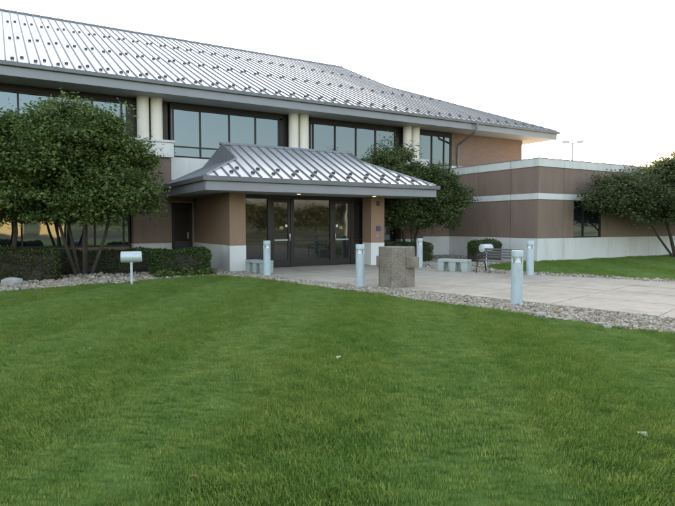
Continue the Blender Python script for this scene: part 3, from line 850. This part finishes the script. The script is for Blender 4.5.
lamp_post((35.2, -19.0, 0), R(20), 9.0, 'sunlit lamp post mirrored in the right entrance door')

# ------------------------------------------------------------------ foliage
def leaves(centres, size, droop=.35, outward=None):
    n = len(centres)
    d = rng.normal(size=(n, 3)); d[:, 2] = d[:, 2] * .45 - droop * .5
    d /= np.linalg.norm(d, axis=1)[:, None]
    nrm = rng.normal(size=(n, 3)); nrm[:, 2] = np.abs(nrm[:, 2]) + .7
    if outward is not None: nrm += outward * .9
    side = np.cross(d, nrm); side /= (np.linalg.norm(side, axis=1)[:, None] + 1e-9)
    up = np.cross(side, d)
    L = size * rng.uniform(.6, 1.5, n)[:, None]; W = L * .33
    p0 = centres; p2 = centres + d * L
    mid = centres + d * L * .45 + up * L * .10
    p1 = mid + side * W; p3 = mid - side * W
    v = np.stack([p0, p1, p2, p3], 1).reshape(-1, 3)
    i = np.arange(n)[:, None] * 4
    t = np.concatenate([i + np.array([[0, 1, 2]]), i + np.array([[0, 2, 3]])], 1).reshape(-1, 3)
    return v, t

def blob_clumps(blobs, per, rin=.55, lobes=6):
    C = []; O = []
    nb = []
    for (c, r, wt) in blobs:
        nb.append((c, r, wt * .32))
        for _ in range(lobes):
            q = rng.normal(size=3); q /= np.linalg.norm(q); q[2] = abs(q[2]) * .9 - .25
            k = rng.uniform(.32, .52)
            nb.append((np.array(c) + q * np.array(r) * .74, np.array(r) * k, wt * .95 / lobes))
    for (c, r, wt) in nb:
        n = int(per * wt)
        d = rng.normal(size=(n, 3)); d /= np.linalg.norm(d, axis=1)[:, None]
        d[:, 2] = np.where(d[:, 2] < -.7, -d[:, 2] * rng.uniform(-.8, 1, n), d[:, 2])
        f = rin + (1.04 - rin) * rng.random(n) ** .6
        C.append(np.array(c) + d * np.array(r) * f[:, None]); O.append(d)
    return np.concatenate(C), np.concatenate(O)

def tree(name, base, blobs, nclump, per, leaf, lmat, label, stems, clump_r=.30, group=None, rstem=.07, rin=.55, loose=.12):
    r = empty(name, base); tag(r, label, 'tree', group)
    C, O = blob_clumps(blobs, nclump, rin)
    if loose:
        k = rng.random(len(C)) < loose
        C[k] += O[k] * rng.uniform(.1, .4, (k.sum(), 1)) + np.array([0, 0, .12])
    n = len(C) * per
    idx = np.repeat(np.arange(len(C)), per)
    cr = rng.uniform(.6, 1.35, len(C))[idx][:, None] * clump_r
    g = rng.normal(size=(n, 3)) * np.array([.55, .55, .36]) * cr
    P = C[idx] + g
    v, t = leaves(P, leaf, .4, O[idx] * .6 + g / clump_r * .4)
    v -= np.array(base)
    fast_mesh('crown', v, t, lmat, r)
    mb = MB()
    B = Vector(base)
    allc = [Vector(c) for c in C]
    for (sx, sy, tx, ty, tz, rr) in stems:
        a = B + Vector((sx, sy, -.05)); b = Vector((tx, ty, tz))
        m1 = a.lerp(b, .35) + Vector((random.uniform(-.08, .08), random.uniform(-.08, .08), .12))
        m2 = a.lerp(b, .7) + Vector((random.uniform(-.12, .12), random.uniform(-.12, .12), .10))
        mb.tube([a, m1, m2, b], [rr, rr * .8, rr * .55, rr * .3], 7, False)
        near = sorted(allc, key=lambda q: (q - b).length)[:60:5]
        for q in near:
            mm = m2.lerp(q, .5) + Vector((random.uniform(-.15, .15), random.uniform(-.15, .15), random.uniform(-.05, .2)))
            mb.tube([m2.lerp(b, random.random() * .8), mm, q], [rr * .32, rr * .2, rr * .07], 5, False)
    mb.build('trunk', 'bark', r)
    return r

# left multi-stem tree in front of the windows
tree('tree', (2.05, 19.2, 0),
     [((2.0, 19.2, 3.85), (1.75, 1.6, 1.35), 1.3), ((3.25, 18.9, 3.0), (1.15, 1.3, 1.25), 1.1), ((2.8, 18.4, 2.3), (1.5, 1.2, .8), 1.2), ((1.2, 18.7, 2.3), (1.5, 1.3, .85), 1.2), ((1.3, 18.5, 3.3), (1.2, .9, .8), .6), ((1.55, 19.2, 4.7), (.75, .9, .6), .35), ((2.5, 19.2, 4.6), (.8, .9, .55), .35)],
     200, 72, .095, 'leaf_green', 'bushy green multi-stem tree in front of the left windows',
     [(-.15, 0, 1.0, 19.2, 3.4, .06), (.1, .05, 2.2, 19.2, 4.0, .07), (.25, -.05, 3.3, 18.9, 3.2, .06), (.05, -.1, 2.2, 18.4, 3.0, .05), (-.05, .1, 1.5, 19.5, 3.8, .06)], .30)
tree('tree', (-.05, 19.8, 0),
     [((-.5, 19.7, 3.3), (1.6, 1.4, 1.4), 1.1), ((.5, 19.6, 3.9), (1.1, 1.2, 1.1), .8), ((-1.6, 19.5, 3.0), (1.4, 1.2, 1.2), .7), ((.1, 18.9, 2.2), (1.4, .9, .7), .9)],
     200, 68, .095, 'leaf_green', 'green tree at the left picture edge behind the reddish hedge',
     [(-.1, 0, -.7, 19.7, 3.2, .09), (.15, .05, .5, 19.6, 3.6, .08), (0, -.1, -1.5, 19.5, 2.8, .06)], .30)
# tree between porch and wing
tree('tree', (15.3, 19.6, 0),
     [((14.35, 19.7, 3.6), (1.6, 1.3, 1.15), 1.1), ((16.3, 19.4, 3.0), (1.55, 1.2, 1.2), 1.0), ((14.9, 19.1, 2.1), (1.9, 1.1, .95), 1.2), ((16.4, 19.2, 2.0), (1.3, 1.0, .85), .9), ((17.0, 19.2, 2.7), (.8, 1.0, .8), .5), ((14.4, 19.7, 4.4), (.8, .8, .5), .25)],
     190, 66, .095, 'leaf_dark', 'dense dark green tree between the porch and the brown wing',
     [(-.1, 0, 14.6, 19.7, 3.2, .08), (.1, 0, 16.2, 19.4, 2.7, .08), (0, -.1, 15.2, 19.1, 2.4, .05)], .30)
# tree at the right edge
tree('tree', (28.2, 15.0, 0),
     [((26.2, 14.7, 3.3), (2.6, 1.5, 1.05), 1.2), ((23.6, 14.9, 2.95), (2.0, 1.1, .8), .9), ((28.6, 14.5, 3.95), (2.3, 1.7, 1.2), 1.1), ((31.0, 14.4, 3.3), (2.2, 1.7, 1.1), .8), ((25.9, 14.3, 2.25), (2.8, 1.0, .7), 1.3), ((28.4, 13.9, 2.2), (2.2, 1.0, .85), 1.2), ((31.0, 13.9, 2.1), (1.8, 1.0, .8), .8), ((23.0, 14.9, 2.5), (1.6, .9, .6), .6), ((27.0, 14.5, 4.1), (1.6, 1.2, .6), .5)],
     210, 52, .10, 'leaf_right', 'spreading olive-green tree at the right edge before the wing',
     [(-.15, 0, 25.8, 14.7, 2.9, .09), (.1, 0, 28.6, 14.5, 3.4, .10), (.2, .05, 30.6, 14.4, 3.0, .08), (-.2, .05, 24.2, 14.9, 2.7, .06)], .36, rin=.45, loose=.25)

def hedge(loc, sx, sy, h, m, label, rz=0, n=9000, rnd=.12, taper=0.0, name='hedge', cat='hedge', leaf=.055):
    r = empty(name, loc, rz); tag(r, label, cat)
    mb = MB(); mb.box(-sx / 2 + .09, sx / 2 - .09, -sy / 2 + .09, sy / 2 - .09, 0, h - .08); mb.build('stems', 'soil', r, .05, local=True)  # solid dark box, not stems; its colour gives the hedge's inner shade
    A = [sx * h, sx * h, sy * h, sy * h, sx * sy]; A = np.array(A) / sum(A)
    f = rng.choice(5, n, p=A); u = rng.uniform(-.5, .5, n); w = rng.uniform(0, 1, n)
    P = np.zeros((n, 3)); O = np.zeros((n, 3))
    for k in range(5):
        s = f == k
        if k < 2: P[s] = np.c_[u[s] * sx, np.full(s.sum(), (-.5, .5)[k] * sy), w[s] * h]; O[s, 1] = (-1, 1)[k]
        elif k < 4: P[s] = np.c_[np.full(s.sum(), (-.5, .5)[k - 2] * sx), u[s] * sy, w[s] * h]; O[s, 0] = (-1, 1)[k - 2]
        else: P[s] = np.c_[u[s] * sx, (w[s] - .5) * sy, np.full(s.sum(), h)]; O[s, 2] = 1
    # rounded corners + lumpy surface
    q = np.clip(P, [-sx / 2 + rnd, -sy / 2 + rnd, -9], [sx / 2 - rnd, sy / 2 - rnd, h - rnd])
    d = P - q; ln = np.linalg.norm(d, axis=1)[:, None] + 1e-9
    P = q + d / ln * np.minimum(ln, rnd)
    lump = .03 * np.sin(P[:, 0] * 5.1 + loc[0]) + .03 * np.sin(P[:, 1] * 6.3 + 1) + .025 * np.sin(P[:, 2] * 8 + P[:, 0] * 3)
    P += O * (lump - rng.random(n) ** 2 * .10)[:, None]
    if taper:
        k = 1 - taper * np.clip(1 - P[:, 2] / h, 0, 1); P[:, 0] *= k; P[:, 1] *= k
    P[:, 2] = np.maximum(P[:, 2], .03)
    v, t = leaves(P, leaf, .0, O * 1.2)
    fast_mesh('foliage', v, t, m, r)
hedge((-.35, 18.15, 0), 3.3, 1.2, .92, 'leaf_hedge_red', 'clipped hedge with reddish side at the left edge', R(6), 15000)
hedge((4.75, 17.75, 0), 1.75, 1.0, .80, 'leaf_hedge', 'clipped green hedge left of the porch pier', R(-3), 9000)
hedge((3.2, 20.3, 0), 3.6, .8, .72, 'leaf_hedge', 'dark low hedge under the windows behind the left flood light', 0, 9000)
hedge((14.35, 18.75, 0), 2.6, .8, .82, 'leaf_hedge', 'dark clipped hedge right of the porch behind a bollard', 0, 9000)
hedge((17.55, 17.3, 0), 1.45, .95, .92, 'leaf_hedge', 'round clipped bush against the pale base of the wing', 0, 6500, .28, .3, 'clipped_bush', 'bush')
# loose low plants in front of the second hedge
def low_plant(loc, rad, h, label):
    r = empty('low_plant', loc); tag(r, label, 'plant', 'low leafy plants at the hedge foot')
    n = 260
    a = rng.uniform(0, 2 * math.pi, n); q = rad * np.sqrt(rng.random(n))
    P = np.c_[q * np.cos(a), q * np.sin(a), .03 + h * rng.random(n) * (1 - (q / rad) ** 2 * .6)]
    v, t = leaves(P, .09, -.3); fast_mesh('foliage', v, t, 'leaf_green', r)
for i, (x, y) in enumerate([(4.1, 16.98), (4.75, 17.05), (5.35, 17.1)]):
    low_plant((x, y, 0), .28, .22, ['low leafy plant at the left foot of the green hedge', 'low leafy plant at the middle of the green hedge foot', 'low leafy plant at the hedge foot nearest the porch'][i])

# tree belt behind the photographer: sunlit, seen mirrored in the glass
blobs = []
for x in np.arange(-70, 95, 7.5):
    hh = random.uniform(4.5, 9.5); yy = -58 + random.uniform(-6, 6)
    blobs.append(((x + random.uniform(-2, 2), yy, hh * .55), (random.uniform(3.2, 5), 3.0, hh * .45), 1))
C, O = blob_clumps(blobs, 110, .6)
idx = np.repeat(np.arange(len(C)), 26)
P = C[idx] + rng.normal(size=(len(idx), 3)) * .7
v, t = leaves(P, .55, .3, O[idx])
tag(fast_mesh('tree_belt', v, t, 'leaf_far'), 'belt of sunlit trees mirrored in the dark lower windows', 'trees', kind='stuff')
tag(MB().raw([(-80, -46, .006), (110, -46, .006), (110, -24, .006), (-80, -24, .006)], [(0, 1, 2, 3)]).build('parking_lot', 'asphalt'), kind='structure')

# low sunlit building across the car park, mirrored in the left windows
shed = empty('low_building', (-1, -50, 0)); tag(shed, 'low sunlit tan building mirrored in the lower left windows', 'building')
bx('wall', 'sun_wall', shed, -6, 2.2, -54, -49, 0, 3.4)
bx('roof', 'roof_deck', shed, -6.4, 2.6, -54.4, -48.6, 3.403, 3.7)
for x in (-4.6, -1.6): bx('window', 'glass_tint', shed, x, x + 1.4, -49.02, -48.98, 1.0, 2.3)
bx('wall_annex', 'sun_wall', shed, 4.8, 7.5, -54, -49.5, 0, 2.8)
# ------------------------------------------------------------------ stones
def ico(sub):
    bm = bmesh.new(); bmesh.ops.create_icosphere(bm, subdivisions=sub, radius=1)
    v = np.array([p.co[:] for p in bm.verts]); f = np.array([[q.index for q in p.verts] for p in bm.faces]); bm.free(); return v, f
iv1, if1 = ico(1); iv2, if2 = ico(2)
def stone_pts(poly, dens, keep=None):
    a = np.array(poly); lo = a.min(0); hi = a.max(0)
    n = int(dens * (hi - lo).prod()); p = rng.uniform(lo, hi, (n, 2))
    k = inpoly(p[:, 0], p[:, 1], poly); p = p[k]
    if keep is not None: p = p[keep(p)]
    return p
def stone_shape(base, flat):
    k = rng.normal(size=3); k2 = rng.normal(size=3)
    d = 1 + .16 * np.sin(base @ k * 1.6 + rng.random() * 6) + .12 * np.sin(base @ k2 * 2.4 + rng.random() * 6)
    return base * d[:, None] * np.array([1, rng.uniform(.6, .95), flat])
lib = [stone_shape(iv1, rng.uniform(.45, .7)) for _ in range(24)]
lib2 = [stone_shape(iv2, rng.uniform(.45, .7)) for _ in range(12)]
def stone_field(parent, pts, smin, smax, name='stones'):
    V = []; F = []; o = 0
    for (x, y) in pts:
        b = lib[rng.integers(len(lib))]; s = rng.uniform(smin, smax) * (1.5 if rng.random() < .06 else 1); a = rng.uniform(0, 6.28)
        c, q = math.cos(a), math.sin(a)
        w = b * s
        w = np.c_[w[:, 0] * c - w[:, 1] * q + x, w[:, 0] * q + w[:, 1] * c + y, w[:, 2] + .012 + s * .35 + rng.random() * .012]
        V.append(w); F.append(if1 + o); o += len(w)
    ob = fast_mesh(name, np.concatenate(V), np.concatenate(F), 'river_stone', parent, True)
    ob['kind'] = 'stuff'
pn = stone_pts(near_poly, 620, lambda p: p[:, 1] > -1)
dist = np.hypot(pn[:, 0], pn[:, 1]); vis = pn[:, 1] > 3.6
order = np.argsort(np.where(vis, dist, 999))
near300, rest = pn[order[:300]], pn[order[300:]]
meshes = []
for b in lib2:
    me = bpy.data.meshes.new('stone'); me.from_pydata([tuple(x) for x in b], [], [tuple(int(i) for i in f) for f in if2])
    me.polygons.foreach_set('use_smooth', [True] * len(if2)); me.materials.append(M['river_stone']); meshes.append(me)
for (x, y) in near300:
    s = rng.uniform(.018, .042) * (1.45 if rng.random() < .08 else 1)
    o = bpy.data.objects.new('stone', meshes[rng.integers(len(meshes))]); put(o, bed_near)
    o.location = (x, y, .012 + s * .38 + rng.random() * .015); o.scale = (s, s, s); o.rotation_euler = (rng.uniform(-.3, .3), rng.uniform(-.3, .3), rng.uniform(0, 6.28))
stone_field(bed_near, rest, .017, .040)
pl = stone_pts(left_poly, 170, lambda p: (p[:, 0] > -4) & (p[:, 1] < 19.2) & (rng.random(len(p)) < np.clip(1.35 - (p[:, 1] - 16.2) * .38, .12, 1)))
stone_field(bed_left, pl, .03, .06)
pf = stone_pts(far_poly, 170, lambda p: p[:, 1] > 3)
stone_field(bed_far, pf, .03, .055)

def boulder(loc, s, label, rz=0, name='boulder'):
    k = rng.normal(size=(3, 3))
    v = iv2 * (1 + .12 * np.sin(iv2 @ k[0] * 1.5) + .1 * np.sin(iv2 @ k[1] * 2.5))[:, None]
    v = np.clip(v, -.88, .85) * np.array(s)
    o = fast_mesh(name, v, if2, 'boulder'); o.location = loc; o.rotation_euler = (0, 0, rz)
    tag(o, label, 'rock'); return o
boulder((.12, 16.75, .1), (.30, .2, .16), 'pale grey rock at the foot of the reddish hedge', .3)
boulder((7.95, 6.5, .04), (.15, .09, .05), 'flat pale stone in the pebble border right of the nearest bollard', .5, 'flat_stone')
boulder((14.1, 16.7, .05), (.45, .3, .10), 'broad flat rock behind the far bollard, nearest the hedge', .2, 'flat_stone')
boulder((14.6, 16.2, .05), (.38, .28, .08), 'flat rock left of the clipped bush', .9, 'flat_stone')
boulder((7.9, 5.2, .03), (.10, .07, .04), 'small flat pale stone at the right end of the pebble border', .9, 'flat_stone')

# fallen leaves on the lawn
def fallen(x, y, s, m, label):
    a = random.uniform(0, 6.28)
    v = [(0, 0, .0), (.5, .28, .15), (1, 0, .05), (.5, -.28, .2), (.5, 0, -.02)]
    mb = MB().raw([((p[0] * math.cos(a) - p[1] * math.sin(a)) * s, (p[0] * math.sin(a) + p[1] * math.cos(a)) * s, p[2] * s) for p in v], [(0, 4, 1), (1, 4, 2), (2, 4, 3), (3, 4, 0)])
    o = mb.build('fallen_leaf', m); o.location = (x, y, .036)
    tag(o, label, 'leaf', 'fallen leaves on the lawn')
for x, y, s, m, lb in [(3.29, 5.55, .13, 'pale_leaf', 'curled grey leaf on the lawn below the litter bin'), (4.02, 2.30, .12, 'pale_leaf', 'pale leaf at the lower right corner of the lawn'),
                       (1.0, 3.35, .07, 'dry_leaf', 'brown leaf at the bottom edge of the lawn, left of centre'), (2.6, 7.5, .07, 'dry_leaf', 'reddish leaf on the lawn below the porch'),
                       (.9, 7.6, .05, 'pale_leaf', 'tiny pale leaf on the left lawn'), (2.95, 6.3, .06, 'dry_leaf', 'small brown leaf left of the curled grey leaf'),
                       (4.6, 4.3, .05, 'dry_leaf', 'small brown leaf on the right lawn'), (2.05, 4.55, .05, 'dry_leaf', 'small reddish leaf on the lawn left of centre foreground'), (2.75, 5.1, .045, 'pale_leaf', 'tiny white leaf on the lawn just left of the curled grey leaf'), (5.2, 9.4, .06, 'dry_leaf', 'small brown leaf on the lawn near the pebble border')]:
    fallen(x, y, s, m, lb)

# ------------------------------------------------------------------ grass (uncountable: one object)
tcol = bpy.data.collections.new('tufts')
def tuft(k, nb, rad, h0, h1):
    V = []; F = []
    for i in range(nb):
        a = rng.uniform(0, 6.28); q = rad * math.sqrt(rng.random()); x, y = q * math.cos(a), q * math.sin(a)
        h = rng.uniform(h0, h1); w = rng.uniform(.0012, .0023); b = rng.uniform(0, 6.28)
        ln = rng.uniform(.1, .6) * h; dx, dy = math.cos(b), math.sin(b); sx, sy = -dy * w, dx * w
        n = len(V)
        V += [(x - sx, y - sy, 0), (x + sx, y + sy, 0), (x + dx * ln * .35 - sx * .85, y + dy * ln * .35 - sy * .85, h * .6), (x + dx * ln * .35 + sx * .85, y + dy * ln * .35 + sy * .85, h * .6), (x + dx * ln, y + dy * ln, h)]
        F += [(n, n + 1, n + 3, n + 2), (n + 2, n + 3, n + 4)]
    me = bpy.data.meshes.new('tuft'); me.from_pydata(V, [], F); me.materials.append(M['grass_blade'])
    o = bpy.data.objects.new('tuft', me); tcol.objects.link(o)
for k in range(6): tuft(k, 95, .10, .014 + .002 * (k % 3), .032 + .003 * (k % 3))

lawn_poly = [(-16, -14), (14, -14), (10.7, -4)] + Lc[::-1][1:] + [(-16, 14.1)]
def cone_keep(p, extra):
    ang = np.arctan2(p[:, 0], p[:, 1]) - YAW
    d = np.hypot(p[:, 0], p[:, 1])
    return ((np.abs(ang) < R(47)) & (d > 1.5)) | ((d < 6) & (p[:, 1] > -1.5) & (p[:, 1] > -p[:, 0] * 1.2 - 1))
def grass_pts(poly, dens):
    p = stone_pts(poly, dens, lambda q: cone_keep(q, 0))
    d = np.hypot(p[:, 0], p[:, 1])
    return p[rng.random(len(p)) < np.clip(6.5 / d, .40, 1)]
GP = np.concatenate([grass_pts(lawn_poly, 500), grass_pts([(q[0], q[1]) for q in lawn2_poly if q[0] < 46], 240)])
ng = len(GP)
sc = (GP[:, 0] * .8 - GP[:, 1] * .6 + .09) / 1.22
stripe = np.where(np.floor(sc) % 2 == 0, 1.0, -1.0)
onright = GP[:, 0] > 14
soft = np.clip(np.abs((sc % 1) - .5) * -8 + 4, 0, 1)
lean = .42 * stripe * soft
me = bpy.data.meshes.new('lawn_grass')
me.vertices.add(ng)
me.vertices.foreach_set('co', np.c_[GP, np.full(ng, .003)].astype(np.float32).ravel())
at = me.attributes.new('rot', 'FLOAT_VECTOR', 'POINT')
# tilt about the axis perpendicular to the mowing direction (.6,.8)
rx = -lean * .8 + rng.normal(size=ng) * .10; ry = lean * .6 + rng.normal(size=ng) * .10
at.data.foreach_set('vector', np.c_[rx, ry, np.zeros(ng)].astype(np.float32).ravel())
at = me.attributes.new('spin', 'FLOAT', 'POINT'); at.data.foreach_set('value', rng.uniform(0, 6.28, ng).astype(np.float32))
hn = np.sin(GP[:, 0] * 2.1 + 1.3 * np.sin(GP[:, 1] * 1.7)) * np.sin(GP[:, 1] * 2.6 + GP[:, 0])
at = me.attributes.new('size', 'FLOAT', 'POINT'); at.data.foreach_set('value', (rng.uniform(.75, 1.2, ng) * (1 + .15 * hn - .10 * stripe)).astype(np.float32))
grass = put(bpy.data.objects.new('lawn_grass', me))
tag(grass, 'short mown green grass covering the lawns', 'grass', kind='stuff')
ng_ = bpy.data.node_groups.new('grass_nodes', 'GeometryNodeTree')
ng_.interface.new_socket('Geometry', in_out='INPUT', socket_type='NodeSocketGeometry')
ng_.interface.new_socket('Geometry', in_out='OUTPUT', socket_type='NodeSocketGeometry')
N = ng_.nodes; L = ng_.links
gi = N.new('NodeGroupInput'); go = N.new('NodeGroupOutput')
m2p = N.new('GeometryNodeMeshToPoints')
iop = N.new('GeometryNodeInstanceOnPoints'); iop.inputs['Pick Instance'].default_value = True
ci = N.new('GeometryNodeCollectionInfo'); ci.inputs['Collection'].default_value = tcol; ci.inputs['Separate Children'].default_value = True; ci.inputs['Reset Children'].default_value = True
def attr(nm, ty):
    a = N.new('GeometryNodeInputNamedAttribute'); a.data_type = ty; a.inputs['Name'].default_value = nm; return a.outputs['Attribute']
e2r = N.new('FunctionNodeEulerToRotation'); L.new(attr('rot', 'FLOAT_VECTOR'), e2r.inputs[0])
cx = N.new('ShaderNodeCombineXYZ'); L.new(attr('spin', 'FLOAT'), cx.inputs[2])
e2 = N.new('FunctionNodeEulerToRotation'); L.new(cx.outputs[0], e2.inputs[0])
rr = N.new('FunctionNodeRotateRotation'); L.new(e2r.outputs[0], rr.inputs['Rotation']); L.new(e2.outputs[0], rr.inputs['Rotate By'])
rr.rotation_space = 'LOCAL'
L.new(gi.outputs[0], m2p.inputs['Mesh']); L.new(m2p.outputs[0], iop.inputs['Points'])
L.new(ci.outputs[0], iop.inputs['Instance']); L.new(rr.outputs[0], iop.inputs['Rotation']); L.new(attr('size', 'FLOAT'), iop.inputs['Scale'])
L.new(iop.outputs[0], go.inputs[0])
md = grass.modifiers.new('grass', 'NODES'); md.node_group = ng_
